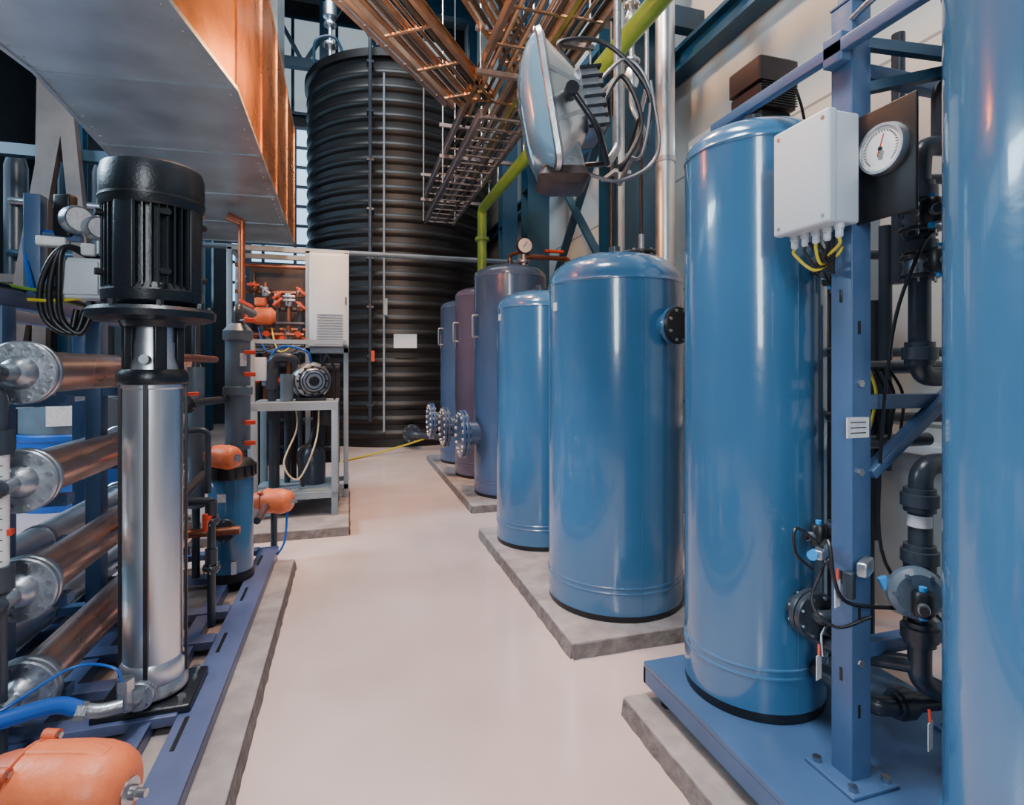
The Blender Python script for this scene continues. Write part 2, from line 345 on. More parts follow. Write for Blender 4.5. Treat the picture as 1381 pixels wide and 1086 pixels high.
# ---------------------------------------------------------------- right vessel skid frame
b=B('vessel_skid_frame')
b.bx((1.22,-0.6,0.205),(2.15,2.11,0.23),FRAME,0.004)
for a,c in (((1.22,-0.6),(1.235,2.11)),((2.135,-0.6),(2.15,2.11)),((1.22,2.095),(2.15,2.11)),((1.22,-0.6),(2.15,-0.585))):
    b.bx((a[0],a[1],0.14),(c[0],c[1],0.206),FRAME)
for u in (0.2,1.15,2.02):
    for v in (1.29,2.05):
        b.cyl((v,u,0.10),(v,u,0.206),0.014,BOLT); b.cyl((v,u,0.08),(v,u,0.10),0.035,BLACK); b.lathe([(0,0),(0.024,0),(0.024,0.02),(0,0.02)],(v,u,0.13),m=BOLT,seg=6)
pv,pu=1.499,1.338
def post(v,u,ztop,w=0.076):
    b.bx((v-w/2,u-w/2,0.23),(v+w/2,u+w/2,ztop),FRAME,0.004)
    b.bx((v-w/2-0.002,u-w/2-0.002,ztop),(v+w/2+0.002,u+w/2+0.002,ztop+0.006),FRAME)
    b.bx((v-0.09,u-0.09,0.23),(v+0.09,u+0.09,0.242),FRAME,0.003)
    for dx in (-0.065,0.065):
        for dy in (-0.065,0.065): b.lathe([(0,0),(0.014,0),(0.014,0.014),(0,0.014)],(v+dx,u+dy,0.242),m=BOLT,seg=6)
    for zz in (0.45,0.75,1.62):
        b.box((v-0.01,u-w/2-0.0005,zz),(0.010,0.003,0.04),BLACK,None,0.001)
        b.box((v-w/2-0.0005,u,zz+0.1),(0.003,0.010,0.04),BLACK,None,0.001)
    for zz in (0.6,1.45,1.18): b.lathe([(0,0),(0.012,0),(0.012,0.01),(0,0.01)],(v-0.01,u-w/2,zz),(0,-1,0),BOLT,6)
post(pv,pu,2.62); post(2.06,pu,2.62)
for z in (2.42,1.39,0.62): b.beam((pv+0.038,pu,z),(2.022,pu,z),0.045,0.045,FRAME,0.003)
b.beam((pv+0.035,pu-0.03,1.17),(2.02,pu-0.03,1.52),0.045,0.03,FRAME,0.003)
b.beam((pv-0.06,0.35,2.475),(pv-0.06,1.93,2.475),0.03,0.04,FRAME,0.003)
b.box((pv-0.05,pu,2.475),(0.05,0.07,0.09),FRAME,None,0.004)
b.beam((pv+0.03,pu-0.02,2.5),(2.03,0.9,2.25),0.03,0.03,COLB)
b.beam((pv+0.03,pu-0.02,2.36),(2.03,1.0,2.42),0.03,0.03,COLB)
b.tube([(1.60,1.46,2.4),(1.60,1.46,3.4)],0.014,GREY); b.tube([(1.53,1.34,2.6),(1.60,1.46,2.64),(1.6,1.46,3.4)],0.011,BOLT,0.03)
b.tube([(pv-0.06,0.3,2.56),(pv-0.06,1.2,2.56),(pv-0.02,pu,2.56)],0.01,CAST,0.05)
b.box((pv-0.02,pu-0.042,1.316),(0.085,0.003,0.062),LABEL)
for k in range(3): b.box((pv-0.02,pu-0.044,1.332-0.016*k),(0.06,0.001,0.003),BLACK)
b.done()
b=B('junction_box')
b.bx((1.325,1.252,1.922),(1.437,1.46,2.245),WHITE,0.008); b.bx((1.318,1.248,1.918),(1.352,1.464,2.249),WHITE,0.008)
b.bx((1.437,1.29,1.95),(1.46,1.38,2.2),GREY)
for i in range(5):
    p=V((1.385,1.275+0.042*i,1.922)); b.lathe([(0,0),(0.014,0),(0.014,0.014),(0.011,0.016),(0.011,0.036),(0.006,0.042),(0,0.042)],p,(0,0,-1),WHITE,12)
    b.curve([p+V((0,0,-0.04)),p+V((0.0,0.0,-0.06)),V((1.40,1.33+0.012*i,1.835-0.008*i)),V((1.44,1.34,1.84)),V((1.458,1.33,1.87))],0.005,[YEL,BLACK,YEL,BLACK,YEL][i])
for zz in (1.94,2.225):
    for uu in (1.27,1.44): b.cyl((1.317,uu,zz),(1.324,uu,zz),0.006,BOLT)
for k in range(4): b.curve([(1.39,1.3+0.03*k,1.89),(1.40,1.31,1.82-0.01*k),(1.44,1.38,1.80),(1.56,1.45,1.81-0.02*k)],0.005,BLACK)
b.done()
b=B('pressure_gauge_panel')
b.bx((1.478,1.115,1.93),(1.488,1.31,2.255),BLACK,0.004)
g=V((1.478,1.205,2.125))
b.lathe([(0,0),(0.072,0),(0.074,0.006),(0.070,0.024),(0.063,0.024),(0.061,0.018),(0,0.018)],g,(-1,0,0),STEEL,40)
b.lathe([(0,0.0185),(0.060,0.0185),(0,0.019)],g,(-1,0,0),DIAL,32)
for i in range(28):
    a=math.radians(-45+270*i/27); p=g+V((-0.0195,-math.cos(a)*0.05,math.sin(a)*0.05)); b.box(p,(0.0008,0.0015,0.009),BLACK,Matrix.Rotation(a-math.pi/2,3,'X'))
b.beam(g+V((-0.020,0.01,-0.02)),g+V((-0.020,-0.01,0.04)),0.002,0.002,RED); b.cyl(g+V((-0.019,0,0)),g+V((-0.023,0,0)),0.006,BLACK)
for i in range(6): b.box(g+V((-0.0195,0,-0.01-0.004*i)),(0.0008,0.022-0.002*i,0.001),BLACK)
b.lathe([(0,0),(0.012,0),(0.012,0.03),(0,0.03)],g+V((0.012,0,0)),(1,0,0),BOLT,8)
b.done()

# pipe manifold
b=B('pvc_pipe_manifold')
def union(p,ax,r):
    b.lathe([(0,-0.035),(r*1.35,-0.035),(r*1.35,-0.02),(r*1.6,-0.018),(r*1.6,0.018),(r*1.35,0.02),(r*1.35,0.035),(0,0.035)],p,ax,PVC,18)
b.tube([(1.95,1.18,2.17),(1.66,1.236,2.17),(1.65,1.236,2.1),(1.65,1.236,1.47),(2.06,1.23,1.47)],0.029,PVC,0.05,18)
b.tube([(1.72,1.225,2.17),(1.72,1.225,2.36),(2.0,1.2,2.36)],0.024,PVC,0.04)
for z in (2.02,1.86,1.54): union((1.65,1.236,z),(0,0,1),0.029)
b.tube([(2.06,1.236,1.205),(1.655,1.236,1.205),(1.65,1.236,0.62),(1.65,1.236,0.55),(1.85,1.236,0.45)],0.031,PVC,0.06,18)
for z in (1.1,0.93,0.86,0.70): union((1.65,1.236,z),(0,0,1),0.031)
b.cyl((1.65,1.236,1.02),(1.65,1.236,1.055),0.0325,LABEL)
b.tube([(2.0,1.47,1.24),(1.62,1.47,1.24),(1.62,1.47,0.66),(1.526,1.47,0.652),(1.526,1.51,0.652)],0.024,PVC,0.05,16)
b.tube([(1.609,1.53,1.86),(1.62,1.47,1.86),(1.62,1.47,1.5),(2.05,1.47,1.5)],0.024,PVC,0.05,16)
b.cyl((1.62,1.47,1.08),(1.62,1.47,1.105),0.0255,LABEL)
for z in (1.75,1.65,0.98,0.80): union((1.62,1.47,z),(0,0,1),0.024)
b.tube([(1.65,1.236,0.60),(1.56,1.42,0.56),(1.56,1.55,0.56)],0.026,PVC,0.04)
b.tube([(1.95,1.30,0.42),(1.60,1.34,0.42),(1.60,1.6,0.42)],0.03,PVC,0.05); union((1.7,1.33,0.42),(1,-0.1,0),0.03)
for zz,uu in ((1.62,1.55),(1.35,1.6),(0.9,1.62),(2.3,1.5)): b.tube([(1.9,uu,zz-0.5),(1.9,uu,zz+0.4)],0.022,PVC)
for zz in (2.25,1.95,1.56,1.3): b.tube([(1.83,1.75,zz),(2.3,1.6,zz)],0.02,PVC)
for v in (1.9,2.0,2.1): b.tube([(v,1.9,0.25),(v,1.9,2.2)],0.025,PVC)
def valve(p,ax,hd,r=0.06):
    p=V(p);ax=V(ax).normalized();hd=V(hd).normalized()
    b.flange(p-ax*0.028,ax,r,0.014,PVC,n=6); b.flange(p+ax*0.028,ax,r,0.014,PVC,n=6); b.lathe([(0,-0.02),(r*0.8,-0.02),(r*0.8,0.02),(0,0.02)],p,ax,CAST,20)
    b.cyl(p,p+hd*(r+0.04),0.012,BLACK); q=p+hd*(r+0.045)
    b.lathe([(0,-0.03),(0.024,-0.03),(0.028,-0.02),(0.028,0.03),(0.022,0.04),(0,0.04)],q,ax,BLACK,18)
    b.cyl(q+ax*0.04,q+ax*0.052,0.010,BCAP); b.cyl(q-ax*0.03,q-ax*0.042,0.010,BCAP)
    b.cyl(q,q+hd*0.045,0.015,CAST); b.cyl(q+hd*0.045,q+hd*0.055,0.012,BLACK)
valve((1.62,1.47,0.87),(0,0,1),(-0.9,-0.5,0)); valve((1.65,1.236,0.82),(0,0,1),(-0.75,-0.65,0.0),0.062)
valve((1.65,1.236,1.94),(0,0,1),(-0.6,-0.8,0),0.055); valve((1.62,1.47,1.80),(0,0,1),(-0.9,-0.3,0),0.05)
valve((1.65,1.236,1.80),(0,0,1),(-0.4,-0.9,0),0.052); valve((1.62,1.47,0.93),(0,0,1),(-0.95,0.1,0),0.055)
b.lathe([(0,0),(0.07,0),(0.075,0.01),(0.075,0.03),(0.06,0.045),(0,0.045)],(1.60,1.22,0.84),(-0.5,-0.85,0),PVCL,28)
q=V((-0.5,-0.85,0)).normalized().to_track_quat('Z','Y').to_matrix()
for i in range(6):
    a=math.pi*2*i/6; b.cyl(V((1.60,1.22,0.84))+q@V((0.06*math.cos(a),0.06*math.sin(a),0.03)),V((1.60,1.22,0.84))+q@V((0.06*math.cos(a),0.06*math.sin(a),0.05)),0.007,BOLT,seg=6)
b.box((1.485,1.275,0.90),(0.09,0.03,0.045),CAST,0.5,0.008); b.box((1.40,1.35,0.93),(0.1,0.03,0.03),CAST,0.5,0.006)
b.box((1.45,1.30,0.84),(0.025,0.03,0.08),PVC,0.3,0.004)
b.cyl((1.36,1.34,0.93),(1.34,1.33,0.93),0.015,BCAP); b.cyl((1.53,1.26,0.87),(1.54,1.25,0.84),0.014,BCAP)
b.curve([(1.42,1.40,0.9),(1.37,1.30,0.98),(1.36,1.27,0.88),(1.42,1.28,0.80),(1.55,1.25,0.78),(1.6,1.2,0.8)],0.006,BLACK)
b.curve([(1.44,1.38,0.88),(1.36,1.35,0.78),(1.40,1.3,0.72),(1.5,1.27,0.75)],0.005,BLACK)
b.curve([(1.40,1.36,0.95),(1.33,1.38,1.0),(1.31,1.36,0.93),(1.36,1.35,0.88)],0.005,BLACK)
b.curve([(1.65,1.2,1.9),(1.58,1.2,1.8),(1.56,1.25,1.6),(1.56,1.29,1.2),(1.57,1.28,0.9),(1.66,1.16,0.75)],0.005,BLACK)
for i in range(4): b.curve([(1.7+0.03*i,1.45,1.5),(1.7+0.04*i,1.42,1.4),(1.68+0.05*i,1.44,1.25)],0.005,[YEL,BLACK,BLACK,BLACK][i])
for p in ((1.50,1.46,0.50),(1.63,1.19,0.42),(1.405,1.30,0.82)):
    b.box(p,(0.03,0.003,0.08),LABEL,0.3); b.cyl(V(p)+V((0,0,0.04)),V(p)+V((0.01,0.01,0.07)),0.004,RED)
b.tube([(1.505,1.45,0.54),(1.52,1.47,0.60),(1.56,1.47,0.652)],0.005,BOLT)
b.done()
b=B('wall_control_cabinet'); b.bx((2.55,2.35,1.45),(2.85,2.8,2.35),GREY,0.01); b.bx((2.53,2.38,1.5),(2.56,2.77,2.3),WHITE,0.005); b.box((2.525,2.5,1.9),(0.01,0.1,0.1),YEL)
for q in ((2.6,2.4),(2.6,2.7),(2.78,2.55)): b.bx((q[0],q[1],0),(q[0]+0.05,q[1]+0.05,1.46),GREY)
b.done()
b=B('wall_cable_ledge'); b.bx((3.1,-2,1.0),(3.3,4,1.06),WHITE,0.01); b.bx((3.2,-2,0),(3.3,4,1.0),GREY); b.done()

p=S(1.37,3.0); b=B('blower_motor')
b.tube([(p.x,p.y,0.0),(p.x,p.y,2.72)],0.06,PVC); b.flange((p.x,p.y,2.70),(0,0,1),0.14,0.03,BLACK)
for z0,z1,w in ((2.72,2.86,0.20),(2.87,2.99,0.235),(3.0,3.13,0.25)):
    X=V((1,0,0));Y=V((0,1,0)); b.loft([rrect((p.x,p.y,z0),X,Y,w,w,0.015),rrect((p.x,p.y,z1-0.01),X,Y,w*1.0,w*1.0,0.015),rrect((p.x,p.y,z1),X,Y,w*0.93,w*0.93,0.015)],BROWN if z0>2.8 else BLACK)
b.box((p.x,p.y,3.15),(0.10,0.10,0.05),BROWN,None,0.006)
for i in range(9): b.box((p.x,p.y-0.128,2.88+0.013*i),(0.22,0.01,0.004),BLACK)
b.curve([(p.x+0.12,p.y,3.05),(p.x+0.2,p.y,3.08),(p.x+0.28,p.y,2.9),(p.x+0.3,p.y,2.6)],0.008,BLACK); b.done()

b=B('fluorescent_wall_light'); b.bx((3.18,3.80,3.62),(3.3,4.65,3.70),WHITE,0.006); b.cyl((3.2,3.85,3.58),(3.2,4.6,3.58),0.02,LAMP); b.bx((3.17,3.82,3.56),(3.23,3.85,3.64),WHITE); b.bx((3.17,4.6,3.56),(3.23,4.63,3.64),WHITE); b.done()

# ---------------------------------------------------------------- floodlight
b=B('floodlight')
fc=S(0.18,2.62,2.71); ax=(S(-0.97,-0.10)+V((0,0,-0.16))).normalized(); up=(V((0,0,1))-ax*ax.z).normalized(); X=up.cross(ax).normalized()
def L(d,w,h,r): return rrect(fc+ax*d,X,up,w,h,r,6)
b.loft([L(0.055,0.38,0.58,0.05),L(0.05,0.43,0.63,0.06),L(0.03,0.44,0.64,0.06),L(0.015,0.41,0.60,0.06)],CAST,False)
b.loft([L(0.054,0.40,0.60,0.06),L(0.085,0.37,0.56,0.09),L(0.115,0.29,0.45,0.11),L(0.132,0.18,0.3,0.08),L(0.137,0.06,0.1,0.02)],GLASS)
b.loft([L(0.03,0.41,0.60,0.06),L(-0.02,0.38,0.53,0.10),L(-0.08,0.32,0.44,0.12),L(-0.13,0.26,0.34,0.11),L(-0.155,0.2,0.26,0.09)],STEEL)
for i in (-1,1):
    b.beam(fc+ax*0.03+X*0.21+up*0.12*i,fc-ax*0.13+X*0.13+up*0.06*i,0.012,0.02,CAST)
    b.beam(fc+ax*0.03-X*0.21+up*0.12*i,fc-ax*0.13-X*0.13+up*0.06*i,0.012,0.02,CAST)
b.loft([L(-0.14,0.26,0.30,0.03),L(-0.22,0.26,0.30,0.03),L(-0.25,0.20,0.24,0.03)],CAST)
for i in range(-3,4): b.box(fc-ax*0.19+up*0.045*i,(0.28,0.010,0.10),MOTOR,Matrix((X,up,ax)).transposed())
hub=fc-ax*0.06
b.loft([rrect(hub+V((0,0,-0.30)),S(1,0),S(0,1),0.20,0.26,0.03),rrect(hub+V((0,0,-0.34)),S(1,0),S(0,1),0.24,0.28,0.03),rrect(hub+V((0.01,0,-0.37)),S(1,0),S(0,1),0.18,0.22,0.03)],BROWN)
b.loft([rrect(hub+V((0,0,-0.30)),S(1,0),S(0,1),0.20,0.26,0.03),rrect(hub+V((0,0,-0.16)),S(1,0),S(0,1),0.14,0.22,0.03)],CAST)
m0=hub+V((0.24,0,-0.22))
for sg in (-1,1):
    b.tube([hub+X*0.22*sg,hub+X*0.24*sg+V((0.12,0,-0.16)),m0],0.014,MOTOR,0.06); b.cyl(hub+X*0.16*sg,hub+X*0.24*sg,0.03,MOTOR)
b.tube([m0,m0+V((0.08,0.05,0.1)),m0+V((0.08,0.05,1.40))],0.02,CAST,0.04)
b.curve([fc-ax*0.25,fc-ax*0.36+V((0,0,0.14)),fc-ax*0.46+V((0,0,-0.1)),fc-ax*0.36+V((0,0,-0.3)),m0+V((0.08,0,0.0))],0.012,BLACK)
b.curve([fc-ax*0.23+up*0.1,fc-ax*0.38+V((0,0,0.22)),fc-ax*0.50+V((0,0,0.05)),fc-ax*0.46+V((0,0,-0.25)),m0+V((0.1,0,0.05))],0.009,TRAYC)
b.curve([fc-ax*0.15+up*0.2,fc-ax*0.1+up*0.33,fc-ax*0.33+up*0.3,fc-ax*0.5+up*0.05,fc-ax*0.45-up*0.2],0.011,BLACK)
b.curve([fc-ax*0.12-up*0.3,fc-ax*0.3-up*0.36,fc-ax*0.5-up*0.25,fc-ax*0.52+up*0.1],0.010,TRAYC)
b.done()

# ---------------------------------------------------------------- cable trays
def tray(b,p0,p1,w,h,m,sp=0.25,cables=3,cm=None,rung=0.015):
    p0=V(p0);p1=V(p1);d=(p1-p0);Ln=d.length;d.normalize();n=V((-d.y,d.x,0)).normalized()
    for sg in (-1,1):
        o=n*w/2*sg; b.beam(p0+o,p1+o,0.010,h,m); b.beam(p0+o+V((0,0,h/2)),p1+o+V((0,0,h/2)),0.035,0.006,m); b.beam(p0+o-V((0,0,h/2)),p1+o-V((0,0,h/2)),0.035,0.006,m)
    k=int(Ln/sp)
    for i in range(k+1):
        q=p0+d*(i*sp)-V((0,0,h*0.35)); b.beam(q-n*w/2,q+n*w/2,0.022,rung,m)
    for i in range(cables):
        o=n*(w*(-0.42+0.84*(i+0.5)/cables))+V((0,0,-h*0.1)); c_=(cm or m) if i%3 else BLACK; b.tube([p0+o,p1+o],0.016 if i%2 else 0.024,c_,0,8)
b=B('cable_tray')
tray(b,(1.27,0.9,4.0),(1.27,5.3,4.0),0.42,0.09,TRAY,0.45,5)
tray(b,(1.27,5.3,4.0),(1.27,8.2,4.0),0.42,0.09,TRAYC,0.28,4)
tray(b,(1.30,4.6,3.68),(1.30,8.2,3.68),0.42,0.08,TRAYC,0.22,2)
tray(b,(1.80,0.9,4.35),(1.80,8.2,4.35),0.40,0.08,TRAY,0.4,4)
A0=V((-0.75,2.46,4.0))
tray(b,A0,(1.12,5.05,4.0),0.40,0.09,TRAY,0.5,5)
tray(b,A0+V((0.4,-0.3,0.3)),V((1.6,4.9,4.3)),0.28,0.08,TRAY,0.45,4)
tray(b,A0+V((-0.5,0.1,0.25)),V((1.05,5.6,4.25)),0.22,0.08,TRAYC,0.3,3)
for u in (2.5,4.4,6.3,8.0):
    for v in (1.04,1.5,2.02): b.cyl((v,u,3.62 if u>4.5 and v<2 else 3.94),(v,u,H),0.01,BOLT,seg=8)
    b.beam((1.0,u,3.93),(2.05,u,3.93),0.04,0.04,TRAYC); b.beam((1.0,u,4.29),(2.05,u,4.29),0.04,0.04,TRAYC)
b.cyl(A0+V((0.1,0.2,-0.05)),V((A0.x+0.1,A0.y+0.2,H)),0.01,BOLT,seg=8)
b.done()
b=B('overhead_support_beam')
b.beam((2.05,6.6,4.85),(3.3,6.6,4.85),0.16,0.2,COLB); b.beam((2.05,4.62,4.85),(3.3,4.62,4.85),0.12,0.2,COLB); b.beam((2.12,0.5,4.9),(2.12,9.0,4.9),0.14,0.2,COLB)
b.done()
b=B('green_process_pipe')
b.tube([(1.70,0.2,3.6),(1.70,7.12,3.6),(1.70,7.12,2.6)],0.062,GREEN,0.10,20)
b.flange((1.70,7.12,2.72),(0,0,1),0.10,0.05,GREEN,n=8); b.flange((1.70,7.12,3.2),(0,0,1),0.095,0.04,GREEN,n=8)
for u in (2.5,4.4,6.3): b.cyl((1.70,u,3.66),(1.70,u,3.93),0.012,BOLT)
b.done()
b=B('silver_vertical_duct')
b.tube([(2.5,3.98,0),(2.5,3.98,H)],0.078,STEEL,0,24)
for z in (1.5,3.2,5.0,7.0): b.lathe([(0.078,-0.02),(0.086,-0.02),(0.086,0.02),(0.078,0.02)],(2.5,3.98,z),m=CAST,seg=24)
b.done()
b=B('vertical_cable_conduit')
b.tube([(2.27,4.3,0.0),(2.27,4.3,4.7)],0.03,GREY); b.tube([(2.24,4.42,0.0),(2.24,4.42,4.7)],0.02,BLACK)
b.tube([(1.757,3.066,2.33),(1.757,3.066,3.1),(2.2,4.1,3.2),(2.24,4.35,3.25)],0.012,BLACK,0.15)
b.box((2.28,4.45,3.55),(0.14,0.2,0.3),COLB,None,0.01)
b.tube([(2.33,4.45,0),(2.33,4.45,4.7)],0.02,COLB)
for z in (1.5,2.5,3.2,4.0,4.6): b.box((2.28,4.42,z),(0.16,0.26,0.03),GREY)
b.done()
b=B('steam_valve_line')
p=S(0.85,3.9)
b.tube([(p.x,p.y,6.0),(p.x,p.y,3.35),(p.x+0.1,p.y,3.2),(2.2,4.2,3.05)],0.02,CAST,0.05)
for z in (3.55,3.95,4.3): b.lathe([(0,-0.07),(0.035,-0.07),(0.05,-0.03),(0.05,0.03),(0.035,0.07),(0,0.07)],(p.x,p.y,z),m=STEEL,seg=20); b.flange((p.x,p.y,z+0.12),(0,0,1),0.06,0.02,STEEL,n=6)
b.tube([(p.x+0.12,p.y,6.0),(p.x+0.12,p.y,3.5),(2.3,4.2,3.3)],0.016,STEEL,0.05)
b.done()
b=B('overhead_cross_pipe'); b.tube([(-2.3,8.9,0),(-2.3,8.9,3.27),(3.3,8.9,3.27)],0.04,PVCL,0.1); b.done()

# ---------------------------------------------------------------- duct
b=B('ventilation_duct')
Rb=[S(-1.22,0.6),S(-1.49,2.96),S(-2.68,6.75)]; Lb=[S(-2.05,0.4),S(-2.42,2.78),S(-3.80,6.45)]
def duct(i,z0,z1):
    r=Rb[i];l=Lb[i]; return [V((l.x,l.y,z0)),V((r.x,r.y,z0)),V((r.x,r.y,z1)),V((l.x,l.y,z1))]
for i in (0,1):
    A=duct(i,3.0,4.4); C=duct(i+1,3.0,4.4)
    for j,mm in ((0,GALV),(1,DUCTW),(2,GALV),(3,GALV)):
        k=b.mi(mm); q=[A[j],A[(j+1)%4],C[(j+1)%4],C[j]]
        b.face([b.bm.verts.new(x) for x in q],k)
for i in (0,2): b.face([b.bm.verts.new(x) for x in duct(i,3.0,4.4)],b.mi(GALV))
def lerp(a,c,t): return a*(1-t)+c*t
for i,ts in ((0,(0.3,0.65,1.0)),(1,(0.25,0.5,0.75,0.99))):
    for t in ts:
        r=lerp(Rb[i],Rb[i+1],t); l=lerp(Lb[i],Lb[i+1],t)
        b.beam(V((l.x,l.y,2.998)),V((r.x,r.y,2.998)),0.02,0.008,GALV)
        b.beam(V((r.x+0.004,r.y,2.99)),V((r.x+0.004,r.y,4.41)),0.012,0.02,DUCTW)
    n=26
    for k in range(n):
        r=lerp(Rb[i],Rb[i+1],(k+0.5)/n); l=lerp(Lb[i],Lb[i+1],(k+0.5)/n); d=(l-r).normalized()
        for q in (r+d*0.04,l-d*0.04): b.lathe([(0,0),(0.008,0),(0.004,0.005),(0,0.005)],(q.x,q.y,3.0),(0,0,-1),BOLT,8)
for i in (0,1):
    for P in (Rb,Lb):
        b.beam(V((P[i].x,P[i].y,3.0)),V((P[i+1].x,P[i+1].y,3.0)),0.022,0.022,GALV); b.beam(V((P[i].x,P[i].y,4.4)),V((P[i+1].x,P[i+1].y,4.4)),0.022,0.022,GALV)
for t in (0.2,0.8):
    r=lerp(Rb[1],Rb[2],t); l=lerp(Lb[1],Lb[2],t)
    b.cyl((l.x,l.y,4.4),(l.x,l.y,H),0.012,BOLT,seg=8); b.cyl((l.x+0.3,l.y,4.4),(l.x+0.3,l.y,H),0.012,BOLT,seg=8)
r=Rb[2];l=Lb[2]; mid=lerp(r,l,0.55)
b.beam(V((mid.x,mid.y,3.7)),V((mid.x,mid.y+1.2,3.7)),0.8,0.9,GALV); b.beam(V((mid.x,mid.y+0.8,4.1)),V((mid.x,mid.y+0.8,H)),0.8,0.8,GALV)
b.done()

# ---------------------------------------------------------------- vertical multistage pump
b=B('vertical_multistage_pump')
pv,pu=-0.768,2.576; o=(pv,pu,0)
b.lathe([(0,1.80),(0.150,1.80),(0.150,2.17),(0,2.17)],o,m=MOTOR,seg=48)
for i in range(40):
    a=2*math.pi*(i+0.5)/40
    b.box((pv+0.158*math.cos(a),pu+0.158*math.sin(a),1.985),(0.034,0.006,0.34),MOTOR,a)
for i in range(4):
    a=math.radians(90*i-TH*57.3+0); b.box((pv+0.164*math.cos(a),pu+0.164*math.sin(a),1.98),(0.030,0.075,0.36),MOTOR,a,0.006)
    for k in (-1,1):
        for z in (1.87,2.10):
            aa=a+k*0.75; b.lathe([(0,0),(0.013,0),(0.013,0.03),(0,0.03)],(pv+0.165*math.cos(aa),pu+0.165*math.sin(aa),z),(math.cos(aa),math.sin(aa),0),MOTOR,8)
b.lathe([(0,2.13),(0.178,2.13),(0.184,2.14),(0.184,2.27),(0.178,2.298),(0.16,2.312),(0,2.32)],o,m=MOTOR,seg=48)
b.lathe([(0.183,2.165),(0.187,2.165),(0.187,2.175),(0.183,2.175)],o,m=BLACK,seg=48)
b.lathe([(0,1.73),(0.14,1.73),(0.175,1.76),(0.18,1.80),(0.15,1.83),(0,1.83)],o,m=MOTOR,seg=48)
b.lathe([(0,1.685),(0.20,1.685),(0.225,1.695),(0.228,1.72),(0.215,1.735),(0,1.74)],o,m=MOTOR,seg=48)
for i in range(8):
    a=math.radians(22+45*i); b.lathe([(0,0),(0.014,0),(0.014,0.03),(0,0.03)],(pv+0.205*math.cos(a),pu+0.205*math.sin(a),1.725),m=MOTOR,seg=6)
b.lathe([(0,1.66),(0.11,1.66),(0.12,1.685),(0,1.685)],o,m=MOTOR,seg=40)
for i in range(4):
    a=math.radians(30+90*i); b.box((pv+0.092*math.cos(a),pu+0.092*math.sin(a),1.57),(0.03,0.045,0.2),MOTOR,a,0.006)
b.cyl((pv,pu,1.45),(pv,pu,1.67),0.072,STEEL); b.lathe([(0,1.47),(0.088,1.47),(0.088,1.50),(0.076,1.54),(0.076,1.6),(0,1.6)],o,m=STEEL,seg=30)
b.lathe([(0,1.43),(0.122,1.43),(0.128,1.44),(0.128,1.47),(0.115,1.49),(0,1.49)],o,m=MOTOR,seg=40)
b.lathe([(0,0.31),(0.105,0.31),(0.105,1.41),(0.111,1.415),(0.111,1.432),(0,1.432)],o,m=STEEL,seg=56)
b.lathe([(0,0.23),(0.112,0.23),(0.116,0.24),(0.116,0.30),(0.106,0.32),(0,0.32)],o,m=STEEL,seg=48)
for i in range(4):
    a=math.radians(-TH*57.3+20+90*i); x=pv+0.117*math.cos(a);y=pu+0.117*math.sin(a)
    b.box((x,y,0.84),(0.010,0.014,1.2),BLACK,a)
b.lathe([(0,0.17),(0.10,0.17),(0.125,0.19),(0.125,0.215),(0.11,0.24),(0,0.24)],o,m=CAST,seg=40)
b.box((pv,pu,0.160),(0.34,0.30,0.03),MOTOR,None,0.008)
for sx in (-1,1):
    for sy in (-1,1): b.lathe([(0,0),(0.016,0),(0.016,0.022),(0,0.022)],(pv+0.13*sx,pu+0.11*sy,0.175),m=BOLT,seg=6)
b.cyl((pv,pu-0.05,0.245),(pv,pu-0.20,0.245),0.036,CAST); b.flange((pv,pu-0.17,0.245),(0,1,0),0.055,0.02,CAST,n=4)
b.lathe([(0,0),(0.018,0),(0.018,0.03),(0,0.03)],(pv,pu-0.085,1.53),(0,-1,0),BOLT,12)
b.tube([(pv,pu-0.18,0.245),(pv-0.01,pu-0.27,0.26),(pv-0.01,pu-0.27,0.36)],0.024,CAST,0.04)
b.lathe([(0,0),(0.03,0),(0.03,0.04),(0,0.04)],(pv-0.01,pu-0.27,0.33),m=BOLT,seg=6)
b.done()
b=B('blue_suction_hose')
q=V((pv-0.01,pu-0.29,0.285))
b.tube([q,q+V((-0.07,-0.02,0.0)),q+V((-0.13,-0.03,0.03))],0.024,CAST,0.04)
b.lathe([(0,0),(0.03,0),(0.03,0.03),(0,0.03)],q+V((-0.10,-0.03,0.015)),(-0.9,-0.2,0.3),CAST,6)
b.curve([q+V((-0.12,-0.03,0.025)),q+V((-0.18,-0.05,0.06)),q+V((-0.28,-0.14,0.085)),q+V((-0.46,-0.26,0.095)),q+V((-0.75,-0.34,0.09))],0.027,HOSE,8,16)
b.curve([q+V((-0.14,-0.28,-0.05)),q+V((-0.3,-0.34,-0.01)),q+V((-0.8,-0.42,-0.02))],0.027,HOSE,8,16)
b.curve([q+V((0,0,0.08)),q+V((-0.03,0.0,0.14)),q+V((-0.16,0.02,0.15)),q+V((-0.3,-0.1,0.10)),q+V((-0.5,-0.15,0.02))],0.005,HOSE)
b.curve([q+V((-0.36,-0.50,-0.05)),q+V((-0.38,-0.46,0.06)),q+V((-0.44,-0.38,0.14)),q+V((-0.52,-0.25,0.22))],0.022,CREAM,8,14)
b.done()

